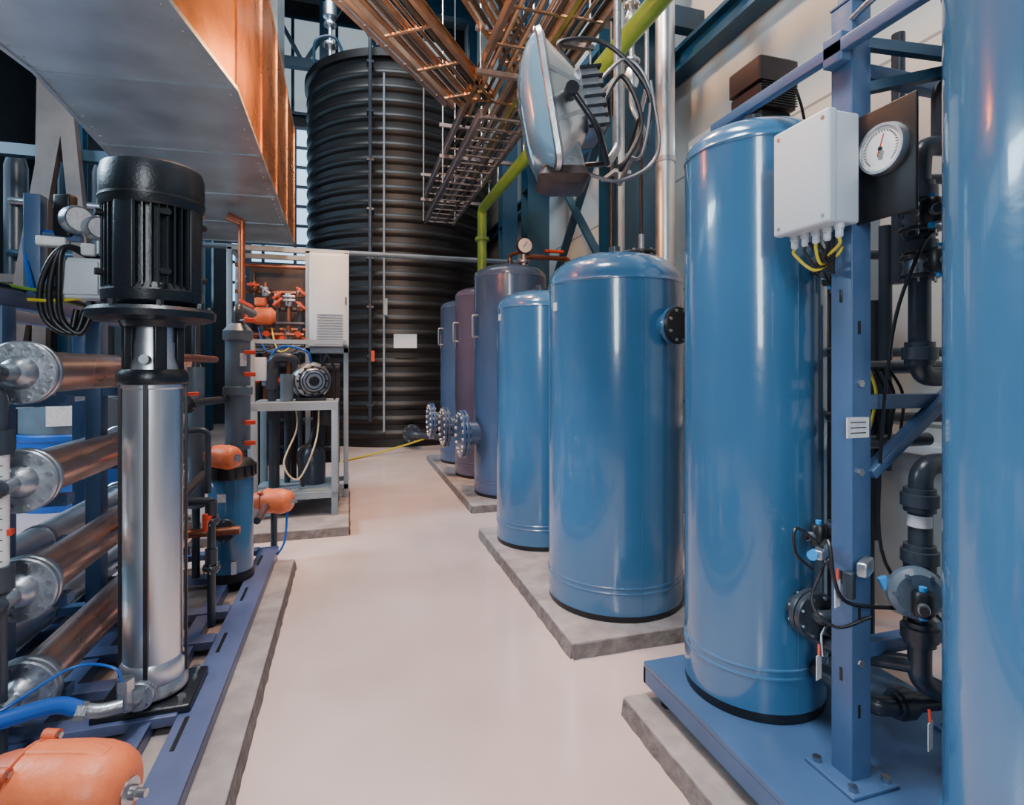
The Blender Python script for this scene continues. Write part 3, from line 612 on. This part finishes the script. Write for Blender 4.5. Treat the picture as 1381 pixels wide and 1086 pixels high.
b=B('pump_skid_frame')
def chan(a,c,w=0.12):
    a=V(a);c=V(c); b.beam(a,c,w,0.012,SKID,0.002)
    d=(c-a).normalized(); n=V((-d.y,d.x,0))
    for sg in (-1,1): b.beam(a+n*(w/2-0.004)*sg+V((0,0,-0.027)),c+n*(w/2-0.004)*sg+V((0,0,-0.027)),0.008,0.055,SKID)
zt=0.136
chan((-0.575,0.2,zt),(-0.575,4.5,zt),0.13); chan((-0.76,0.2,zt),(-0.76,4.5,zt),0.07); chan((-1.60,0.2,zt),(-1.60,4.5,zt),0.12); chan((-1.15,0.2,zt),(-1.15,4.5,zt),0.07)
for u in (0.6,1.3,1.95,2.45,2.72,3.05,3.4,3.95,4.44): b.beam((-1.54,u,zt-0.004),(-0.64,u,zt-0.004),0.09,0.04,SKID,0.003)
for u in (0.9,1.7,2.3,3.0,3.6,4.2): b.box((-0.60,u,zt+0.0065),(0.016,0.2,0.002),BLACK)
b.done()

def actuator(name,c,ax,s):
    # rounded electric valve actuator: conical base, split flange, domed cover
    b=B(name); c=V(c);ax=V(ax).normalized();up=V((0,0,1));up=(up-ax*ax.z).normalized();Y=ax.cross(up)
    def L(d,w,h,r): return rrect(c+ax*d*s,Y,up,w*s,h*s,r*s,8)
    b.loft([L(-0.64,0.28,0.30,0.13),L(-0.60,0.38,0.40,0.18),L(-0.50,0.44,0.46,0.21),L(-0.37,0.48,0.50,0.22)],ORANGED)
    b.loft([L(-0.375,0.54,0.56,0.24),L(-0.365,0.56,0.58,0.25),L(-0.335,0.56,0.58,0.25),L(-0.325,0.53,0.55,0.24)],ORANGED)
    b.loft([L(-0.32,0.52,0.54,0.23),L(-0.31,0.56,0.58,0.25),L(0.0,0.60,0.62,0.27),L(0.16,0.60,0.62,0.28),L(0.27,0.56,0.58,0.26),L(0.36,0.48,0.50,0.23),L(0.41,0.36,0.38,0.17),L(0.43,0.24,0.26,0.11)],ORANGE)
    b.loft([L(-0.31,0.14,0.61,0.03),L(0.12,0.14,0.65,0.03),L(0.26,0.12,0.59,0.03)],ORANGE)
    for t in (-1,1):
        for y_ in (-1,1):
            q=c+ax*(-0.35*s)+up*0.25*s*t+Y*0.21*s*y_
            b.cyl(q-ax*0.05*s,q+ax*0.06*s,0.045*s,ORANGED,seg=10); b.cyl(q+ax*0.06*s,q+ax*0.08*s,0.025*s,BOLT,seg=6)
    b.lathe([(0,0.42*s),(0.10*s,0.42*s),(0.10*s,0.445*s),(0.05*s,0.45*s),(0.05*s,0.5*s),(0.03*s,0.5*s),(0.03*s,0.56*s),(0,0.56*s)],c,ax,BOLT,18)
    return b
b=actuator('orange_valve_actuator',(-0.725,1.78,0.345),S(1,-0.03)+V((0,0,-0.02)),0.37)
b.cyl((-0.735,1.77,0.27),(-0.735,1.77,0.142),0.04,PVC); b.flange((-0.735,1.77,0.19),(0,0,1),0.08,0.03,PVC,n=4); b.done()

# ---------------------------------------------------------------- membrane tubes
b=B('membrane_tube_rack')
for col,(tv,mm) in enumerate(((-1.10,TUBEW),(-1.50,STEEL))):
    for z in (0.36,0.72,1.10,1.48):
        u1=4.35; u0=2.36 if col==0 else 2.3
        zz=z-(0.10 if col else 0)
        b.cyl((tv,u0,zz),(tv,u1,zz),0.078,mm,seg=36)
        for t in (0.03,0.5,0.96): b.lathe([(0.078,-0.015),(0.083,-0.015),(0.083,0.015),(0.078,0.015)],(tv,u0+(u1-u0)*t,zz),(0,1,0),CAST,30)
        b.flange((tv,u0,zz),(0,1,0),0.112,0.024,CAST,BOLT,12); b.flange((tv,u0-0.03,zz),(0,1,0),0.112,0.024,CAST,BOLT,12)
        b.lathe([(0,0),(0.06,0),(0.045,0.04),(0.03,0.05),(0.03,0.12),(0,0.12)],(tv,u0-0.04,zz),(0,-1,0),CAST,24)
        b.flange((tv,u1,zz),(0,1,0),0.1,0.03,CAST,BOLT,10)
        b.lathe([(0,0),(0.075,0),(0.05,0.05),(0,0.06)],(tv,u1+0.015,zz),(0,1,0),CAST,24)
        if col==0: b.tube([(tv,u0-0.15,zz),(tv,u0-0.2,zz),(tv-0.15,u0-0.2,zz)],0.03,PVC,0.04)
b.tube([(-1.25,2.16,0.142),(-1.25,2.16,1.6)],0.04,PVC)
for z in (0.55,0.9,1.3): b.flange((-1.25,2.16,z),(0,0,1),0.07,0.03,PVC,n=6)
for u in (2.52,3.36,4.2):
    for v in (-1.26,-1.66): b.bx((v-0.035,u-0.045,0.142),(v+0.035,u+0.045,1.73),FRAME,0.004)
    for z in (0.25,0.61,0.99,1.37): b.bx((-1.66,u-0.03,z-0.02),(-1.03,u+0.03,z+0.02),FRAME)
b.beam((-1.26,0.9,1.76),(-1.26,4.3,1.76),0.06,0.06,SKID,0.004); b.beam((-1.66,0.9,1.76),(-1.66,4.3,1.76),0.06,0.06,SKID,0.004)
b.bx((-1.29,0.9,0.142),(-1.23,0.96,1.73),FRAME); b.bx((-1.69,0.9,0.142),(-1.63,0.96,1.73),FRAME)
for i in range(9): b.curve([(-1.3-0.04*i,0.9,1.82+0.015*(i%4)),(-1.3-0.03*i,2.0,1.81+0.02*(i%3)),(-1.28-0.03*i,3.0,1.82),(-1.3-0.03*i,4.1,1.80)],0.011,[BLACK,GREEN,BLACK,COPP,YEL,BLACK,BOLT,BLACK,CREAM][i])
b.done()
b=B('flow_meter')
p=S(-1.70,1.82); b.tube([(p.x,p.y,0.142),(p.x,p.y,0.78)],0.022,PVC); b.cyl((p.x,p.y,0.8),(p.x,p.y,1.25),0.026,DIAL); b.tube([(p.x,p.y,1.25),(p.x,p.y,1.42),(p.x-0.3,p.y,1.42)],0.024,PVC,0.04)
for z in (0.8,1.25): b.lathe([(0,-0.04),(0.04,-0.04),(0.04,0.04),(0,0.04)],(p.x,p.y,z),m=PVC,seg=20)
for i in range(10): b.box((p.x+0.01,p.y-0.026,0.86+0.035*i),(0.02,0.002,0.003),BLACK)
b.box((p.x+0.03,p.y,0.95),(0.014,0.02,0.02),RED); b.box((p.x+0.03,p.y,1.1),(0.014,0.02,0.02),RED); b.done()
b=B('instrument_cluster')
c=S(-1.84,2.35)
x,y=c.x,c.y
b.bx((-1.29,y-0.03,1.79),(-1.23,y+0.03,2.22),FRAME,0.003)
b.beam((-1.26,y,2.05),(x,y,2.05),0.03,0.03,FRAME); b.beam((-1.26,y,1.86),(x,y,1.86),0.03,0.03,FRAME)
b.box((x+0.02,y-0.03,1.87),(0.16,0.10,0.17),WHITE,None,0.01)
b.box((x+0.02,y-0.085,1.87),(0.14,0.01,0.14),WHITE,None,0.004)
for dx,dz,r in ((-0.02,2.12,0.06),(0.05,2.09,0.05)):
    b.lathe([(0,0),(r,0),(r,0.03),(r*0.9,0.045),(0,0.045)],(x+dx,y-0.02,dz),(0.7,-0.7,0),CAST,28); b.lathe([(0,0.046),(r*0.82,0.046),(0,0.047)],(x+dx,y-0.02,dz),(0.7,-0.7,0),LABEL,28)
b.box((x-0.06,y,2.14),(0.07,0.05,0.18),BLACK,-0.3,0.008)
b.box((x-0.09,y-0.04,2.02),(0.1,0.06,0.04),DIAL,0.2,0.008); b.box((x+0.05,y-0.07,1.99),(0.05,0.04,0.05),LABEL,0.2,0.008)
for k in range(3): b.curve([(x+0.1-0.02*k,y,1.95),(x-0.02,y-0.1,1.99),(x-0.1+0.03*k,y-0.1,1.85),(x-0.10+0.03*k,y-0.08,1.7),(x-0.02+0.02*k,y-0.07,1.64),(x+0.03*k,y-0.05,1.74)],0.012,BLACK,10,12)
b.curve([(x-0.1,y,2.07),(x-0.2,y,2.05),(x-0.16,y-0.05,1.85),(x-0.15,y,1.8)],0.008,HOSE)
b.curve([(x+0.08,y-0.05,1.80),(x-0.1,y-0.1,1.77),(x-0.3,y-0.3,1.79),(x-0.3,y-0.8,1.9)],0.007,YEL)
b.curve([(x+0.08,y-0.05,1.82),(x-0.1,y-0.05,1.81),(x-0.25,y-0.3,1.85),(x-0.25,y-0.8,1.98)],0.007,GREEN)
b.done()

# ---------------------------------------------------------------- mid-left filters, pipes
b=B('cartridge_filter_vessel')
x,y=-0.73,3.92
b.lathe([(0,0.142),(0.135,0.142),(0.138,0.17),(0.125,0.2),(0,0.2)],(x,y,0),m=BLACK,seg=40)
b.lathe([(0,0.2),(0.132,0.2),(0.132,0.78),(0.12,0.80),(0,0.80)],(x,y,0),m=BLUE,seg=48)
b.lathe([(0,0.79),(0.14,0.79),(0.145,0.80),(0.145,0.87),(0.12,0.90),(0.06,0.92),(0,0.92)],(x,y,0),m=BLACK,seg=40)
for i in range(16):
    a=2*math.pi*i/16; b.box((x+0.146*math.cos(a),y+0.146*math.sin(a),0.835),(0.012,0.015,0.07),BLACK,a)
b.cyl((x,y-0.1,0.50),(x,y-0.2,0.50),0.04,PVC); b.flange((x,y-0.2,0.5),(0,1,0),0.07,0.025,PVC,n=6)
b.box((x+0.04,y-0.134,0.24),(0.03,0.004,0.08),LABEL,0.3); b.box((x-0.03,y-0.13,0.68),(0.05,0.006,0.05),LABEL)
b.done()
b=actuator('orange_valve_actuator',(x-0.0,y-0.18,0.945),S(1,-0.4),0.23); b.cyl((x-0.0,y-0.18,0.92),(x-0.02,y-0.05,0.88),0.03,PVC); b.done()
b=actuator('orange_valve_actuator',(-0.53,4.55,0.47),S(1,-0.1),0.29); b.cyl((-0.55,4.55,0.42),(-0.55,4.55,0.0),0.025,PVC); b.tube([(-0.6,4.08,0.45),(-0.6,4.55,0.45)],0.025,PVC)
b.curve([(-0.45,4.5,0.40),(-0.46,4.42,0.2),(-0.52,4.4,0.1),(-0.6,4.6,0.03)],0.008,HOSE); b.done()
b=B('dosing_pipework')
gx,gy=-0.74,4.2
b.lathe([(0,0.93),(0.08,0.93),(0.08,1.3),(0.095,1.31),(0.095,1.36),(0.08,1.37),(0.08,1.68),(0.095,1.69),(0.095,1.75),(0.05,1.80),(0,1.80)],(gx,gy,0),m=PVCL,seg=28)
b.tube([(gx,gy,0.142),(gx,gy,0.95)],0.035,PVC)
b.lathe([(0,0.6),(0.05,0.6),(0.05,1.5),(0,1.5)],(gx-0.2,gy-0.25,0),m=PVCL,seg=20)
b.tube([(gx-0.2,gy-0.25,0.142),(gx-0.2,gy-0.25,1.85),(gx-0.4,gy+0.1,1.85)],0.024,PVC,0.05)
b.tube([(gx,gy,1.75),(gx,gy,1.92),(gx+0.02,gy+0.5,1.92)],0.03,PVC,0.05)
b.box((gx+0.05,gy-0.09,1.55),(0.04,0.01,0.09),LABEL)
b.tube([(-0.80,2.95,0.142),(-0.80,2.95,0.72),(-0.84,3.3,0.82),(-0.84,3.7,0.85)],0.026,PVC,0.05)
b.tube([(-0.80,2.95,0.60),(-0.93,2.95,0.60)],0.026,PVC); b.tube([(-0.69,3.2,0.8),(-0.69,3.2,0.142)],0.020,PVC); b.tube([(-0.86,3.2,0.8),(-0.69,3.2,0.8)],0.020,PVC)
for p in ((-0.80,2.95,0.35),(-0.80,2.95,0.62),(-0.69,3.2,0.45),(-0.69,3.2,0.7)):
    b.flange(p,(0,0,1),0.042,0.026,PVC,n=6); b.lathe([(0,-0.04),(0.030,-0.04),(0.030,0.04),(0,0.04)],V(p)+V((0,0,0.06)),m=PVC,seg=16)
b.cyl((-0.69,3.2,0.72),(-0.69,3.08,0.72),0.012,RED); b.box((-0.69,3.07,0.72),(0.025,0.015,0.09),RED,None,0.004)
b.tube([(-0.64,3.70,0.50),(-0.74,3.70,0.50),(-0.95,3.70,0.50),(-0.95,3.3,0.5)],0.026,COPP,0.05)
b.tube([(-0.93,3.4,1.2),(-0.93,3.4,0.142)],0.022,PVC); b.tube([(-0.93,3.4,1.15),(-0.75,3.4,1.15),(-0.75,3.4,0.8)],0.016,PVC,0.04)
for z in (0.98,1.12,1.45,1.60,1.82): b.box((gx+0.09,gy-0.09,z),(0.07,0.03,0.03),RED,0.4,0.004); b.cyl((gx+0.09,gy-0.08,z),(gx,gy,z),0.012,PVC)
# header with valves between pump and filter
b.tube([(-0.90,3.05,1.30),(-0.90,3.05,0.142)],0.024,PVC); b.tube([(-0.90,3.05,1.28),(-0.90,3.8,1.28),(-0.80,4.15,1.28)],0.024,PVC,0.05); b.tube([(-0.86,3.3,1.55),(-0.86,4.1,1.55)],0.022,COPP)
b.tube([(-0.86,3.3,1.55),(-0.90,3.05,1.25)],0.02,COPP)
for u in (3.3,3.6): b.flange((-0.90,u,1.28),(0,1,0),0.05,0.03,PVC,n=6)
b.box((-0.84,3.42,1.35),(0.08,0.03,0.02),RED,0.5,0.004); b.cyl((-0.90,3.45,1.28),(-0.86,3.43,1.35),0.010,PVC)
b.done()

# ---------------------------------------------------------------- equipment rack with cabinet
b=B('dosing_rack')
def pst(v,u,z0,z1,w=0.05,m=GREY): b.bx((v-w/2,u-w/2,z0),(v+w/2,u+w/2,z1),m,0.003)
zt=2.74
for v in (-1.18,-0.03):
    for u in (6.26,6.7): pst(v,u,0.08,zt)
pst(-0.42,6.26,0.08,zt)
for z in (zt,1.68,0.2):
    b.bx((-1.2,6.235,z-0.025),(0,6.285,z+0.025),GREY); b.bx((-1.2,6.675,z-0.025),(0,6.725,z+0.025),GREY)
    b.bx((-0.055,6.26,z-0.025),(-0.005,6.7,z+0.025),GREY); b.bx((-1.2,6.26,z-0.025),(-1.15,6.7,z+0.025),GREY)
for v in (-0.84,-0.13):
    pst(v,5.55,0.08,1.13,0.06); pst(v,6.15,0.08,1.13,0.06)
for z in (1.12,0.28):
    b.bx((-0.87,5.52,z-0.03),(-0.10,5.58,z+0.03),GREY); b.bx((-0.87,6.12,z-0.03),(-0.10,6.18,z+0.03),GREY); b.bx((-0.87,5.52,z-0.03),(-0.81,6.18,z+0.03),GREY); b.bx((-0.16,5.52,z-0.03),(-0.10,6.18,z+0.03),GREY)
b.bx((-0.87,5.52,1.15),(-0.10,6.18,1.165),GREY)
b.bx((-0.84,5.55,0.31),(-0.13,6.15,0.325),GREY)
pst(-0.87,5.6,0.08,1.75,0.06)
b.bx((-0.87,5.6,1.72),(-0.03,5.65,1.76),GREY); b.bx((-0.06,5.6,1.72),(-0.02,6.3,1.76),GREY)
b.bx((-0.40,6.10,1.72),(0.0,6.50,2.70),WHITE,0.01); b.bx((-0.37,6.09,1.74),(-0.02,6.11,2.68),WHITE,0.004)
for i in range(10): b.box((-0.19,6.083,1.80+0.028*i),(0.26,0.02,0.010),GREY)
b.box((-0.03,6.08,2.2),(0.015,0.02,0.08),BLACK)
bc=V((-0.36,5.85,1.36))
b.lathe([(0,-0.09),(0.15,-0.09),(0.19,-0.06),(0.19,0.0),(0.16,0.04),(0.12,0.05),(0.12,0.12),(0.10,0.14),(0,0.14)],bc,(0.25,-1,0),CAST,36)
q_=V((0.25,-1,0)).normalized().to_track_quat('Z','Y').to_matrix()
for i in range(12):
    a=math.pi*2*i/12; b.box(bc+q_@V((0.14*math.cos(a),0.14*math.sin(a),0.055)),(0.02,0.05,0.02),BLACK)
for i in range(3): b.lathe([(0.135-0.03*i,0.14),(0.145-0.03*i,0.14),(0.145-0.03*i,0.15),(0.135-0.03*i,0.15)],bc,(0.25,-1,0),BLACK,28)
b.lathe([(0,0),(0.05,0),(0.045,0.02),(0,0.02)],bc+V((0.035,-0.14,0)),(0.25,-1,0),BLACK,28)
b.box(bc+V((0,0,-0.18)),(0.28,0.22,0.03),BLACK); b.tube([bc+V((-0.15,0,0.1)),bc+V((-0.15,-0.05,0.24)),bc+V((-0.36,-0.05,0.24)),bc+V((-0.36,-0.05,-0.19))],0.04,PVC,0.08)
b.lathe([(0,-0.1),(0.055,-0.1),(0.055,0.1),(0,0.1)],bc+V((-0.36,-0.05,0.02)),m=PVC,seg=24)
b.lathe([(0,-0.14),(0.06,-0.14),(0.06,0.12),(0,0.12)],bc+V((-0.22,-0.1,-0.05)),m=PVCL,seg=24)
b.curve([bc+V((0.1,0,0.15)),bc+V((0.15,-0.05,0.25)),bc+V((0.22,0,0.1)),bc+V((0.22,0,-0.19))],0.012,BLACK)
b.curve([bc+V((0.0,0,0.18)),bc+V((-0.05,-0.05,0.3)),bc+V((-0.3,0,0.33)),bc+V((-0.45,0,0.1))],0.012,HOSE)
b.box((-0.80,5.62,1.48),(0.11,0.08,0.22),WHITE,None,0.01)
b.curve([(-0.5,5.75,1.15),(-0.48,5.6,0.9),(-0.58,5.5,0.6),(-0.45,5.5,0.45),(-0.3,5.55,0.8),(-0.28,5.7,1.15)],0.008,CREAM,8)
b.curve([(-0.3,5.75,1.15),(-0.35,5.6,0.8),(-0.45,5.5,0.7),(-0.42,5.6,0.36)],0.018,BLACK,8)
b.tube([(-0.7,5.8,0.32),(-0.7,5.8,1.12)],0.05,PVC); b.tube([(-0.6,6.0,0.32),(-0.6,6.0,1.12)],0.03,PVC)
b.box((-0.25,6.0,1.0),(0.2,0.2,0.2),BLACK,None,0.02); b.lathe([(0,0),(0.12,0),(0.12,0.3),(0.08,0.36),(0,0.36)],(-0.35,5.9,0.325),m=PVC,seg=28)
for i in range(6):
    v=-1.08+0.115*i; b.tube([(v,6.35,0.2),(v,6.35,2.6-0.1*i)],0.024,COPP if i%2==0 else PVC)
    for z in (2.0+0.06*i,2.40-0.05*i,1.35,1.82):
        b.lathe([(0,-0.05),(0.04,-0.05),(0.045,0),(0.04,0.05),(0,0.05)],(v,6.35,z),m=COPP if i%2 else CAST,seg=16); b.cyl((v,6.35,z),(v,6.2,z),0.012,CAST); b.box((v+0.02,6.19,z),(0.12,0.02,0.025),RED if i%2 else CAST,Matrix.Rotation(0.7*((i%3)-1),3,'Y'),0.005)
for z in (2.58,2.3,2.12,1.9,1.78): b.tube([(-1.15,6.38,z),(-0.45,6.38,z)],0.022,COPP if z!=2.12 else PVC)
b.lathe([(0,0),(0.08,0),(0.09,0.02),(0.09,0.16),(0.05,0.2),(0,0.2)],(-0.92,6.08,2.02),(1,0.1,0),ORANGE,24); b.box((-0.86,6.08,2.16),(0.1,0.12,0.08),ORANGE,None,0.015); b.tube([(-0.85,6.12,1.7),(-0.85,6.12,2.0)],0.03,PVC)
for i in range(3): b.tube([(-1.1,6.15-0.05*i,1.95-0.12*i),(-0.45,6.15-0.05*i,1.95-0.12*i)],0.02,[PVC,COPP,PVC][i])
for i in range(5): b.lathe([(0,-0.06),(0.03,-0.06),(0.03,0.06),(0,0.06)],(-1.12+0.15*i,6.12,1.84-0.05*(i%2)),(0.3,-1,0),RED,14)
for i in range(4): b.curve([(-1.0+0.12*i,6.1,1.9),(-0.95+0.12*i,6.0,1.72),(-0.85+0.1*i,5.95,1.65),(-0.7+0.08*i,6.0,1.72)],0.008,[BLACK,HOSE,YEL,BLACK][i])
b.tube([(-0.98,5.75,2.9),(-0.98,5.75,0.08)],0.032,COPP); b.tube([(-0.98,5.75,2.88),(-1.10,5.75,2.93)],0.04,COPP); b.box((-0.93,5.70,2.1),(0.14,0.02,0.03),RED,Matrix.Rotation(0.5,3,'Y'),0.005); b.box((-0.93,5.70,2.0),(0.03,0.02,0.14),RED,None,0.005)
for z in (0.6,0.9,1.5): b.tube([(-1.15,6.5,z),(-0.1,6.5,z)],0.04,PVC)
for v in (-0.95,-0.6,-0.3): b.tube([(v,6.5,0.2),(v,6.5,1.65)],0.05,PVC)
b.box((-0.6,6.66,1.0),(1.0,0.02,1.2),BROWN); b.box((-0.75,6.66,2.2),(0.6,0.02,0.9),BROWN)
b.done()

# ---------------------------------------------------------------- background left
p=S(-4.85,6.1); b=B('chemical_storage_drum')
b.lathe([(0,0),(0.5,0),(0.5,0.72),(0.52,0.74),(0.52,0.78),(0.5,0.8)],(p.x,p.y,0),m=HOSE,seg=40); b.lathe([(0,0.8),(0.48,0.8),(0.48,1.25),(0.3,1.36),(0,1.38)],(p.x,p.y,0),m=PVCL,seg=40)
b.box((p.x+0.12,p.y-0.485,1.0),(0.34,0.02,0.22),LABEL,0.2); b.done()
b=B('steel_strut_frame')
for v0,v1,w in ((-4.5,-4.3,0.16),(-4.1,-3.3,0.20),(-3.6,-3.6,0.14),(-2.9,-3.5,0.16)): b.beam((v0,8.0,0.0),(v1,8.2,6.0),w,0.12,STRUT)
b.beam((-4.6,8.32,4.2),(-2.5,8.32,4.2),0.14,0.14,COLB); b.beam((-4.6,8.32,2.6),(-2.5,8.32,2.6),0.10,0.10,STRUT); b.beam((-2.55,8.32,0),(-2.55,8.32,6.0),0.12,0.12,COLB); b.beam((-4.5,8.36,0),(-4.5,8.36,6.0),0.12,0.12,COLB)
b.done()
b=B('process_column_bank')
for i in range(4):
    b.lathe([(0,0),(0.13,0),(0.13,4.2+0.3*(i%2)),(0.08,4.4),(0,4.5)],(-4.3+0.5*i,9.0+0.25*(i%2),0),m=[PVC,COLB,PVC,COLB][i],seg=24)
b.tube([(-4.3,8.85,3.7),(-2.8,8.85,3.7)],0.05,CAST); b.tube([(-4.3,8.8,3.0),(-2.8,8.8,3.0)],0.05,COLB); b.tube([(-4.3,8.8,2.2),(-2.8,8.8,2.2)],0.04,COPP)
b.done()
b=B('background_tank')
b.lathe([(0,0),(1.1,0),(1.1,4.2),(0.8,4.6),(0,4.7)],(-4.0,12.8,0),m=DARKW,seg=48); b.done()

# ---------------------------------------------------------------- lights
def area(name,loc,tgt,sx,sy,e,col):
    l=bpy.data.lights.new(name,'AREA'); l.shape='RECTANGLE'; l.size=sx; l.size_y=sy; l.energy=e; l.color=col
    o=bpy.data.objects.new(name,l); bpy.context.scene.collection.objects.link(o); o.location=loc
    o.rotation_euler=(V(tgt)-V(loc)).to_track_quat('-Z','Y').to_euler(); return o
area('overhead_fill_near',(-0.4,1.4,6.5),(0.0,2.2,0),1.0,2.2,420,(0.96,0.97,1.0))  # added cool fill above the front area, no skylight there
area('overhead_fill_far',(-0.6,8.0,10.5),(0,7.5,0),3,4,560,(0.88,0.93,1.0))  # added overhead fill for the far half, the roof has no opening
area('window_daylight_left',(-6.5,4.6,5.2),(1.0,3.4,1.5),2.4,2.2,640,(0.60,0.82,1.0))
area('fill_behind_camera',(-1.0,-2.6,3.0),(0.2,4,1.2),0.7,2.6,140,(0.86,0.94,1.0))  # added fill from behind the camera, that wall has no window
area('highbay_warm',(0.1,4.6,6.8),(0.4,4.2,0),0.5,0.5,420,(1.0,0.55,0.28))
area('sodium_lamp_duct',(-0.1,3.4,3.2),(-1.6,4.2,3.9),0.3,0.3,90,(1.0,0.45,0.14))
area('sodium_lamp_tray',(0.4,3.6,3.1),(0.9,4.2,4.2),0.3,0.3,42,(1.0,0.55,0.25))
area('fill_background_left',(-2.6,5.6,5.6),(-4.0,8.5,2.5),0.8,0.8,40,(1.0,0.85,0.72))  # small area light added to brighten the left background, no fixture
w=bpy.data.worlds.new('World'); bpy.context.scene.world=w; w.use_nodes=True
w.node_tree.nodes['Background'].inputs[0].default_value=(0.5,0.7,0.9,1); w.node_tree.nodes['Background'].inputs[1].default_value=0.25
# ---------------------------------------------------------------- camera
cam=bpy.data.cameras.new('camera'); co=bpy.data.objects.new('camera',cam); bpy.context.scene.collection.objects.link(co)
co.location=(0,0,1.5); co.rotation_euler=(math.radians(90),0,-TH)
cam.sensor_width=36; cam.lens=36*740/1381.0; cam.shift_y=-48/1381.0; cam.clip_start=0.05; cam.clip_end=100
bpy.context.scene.camera=co
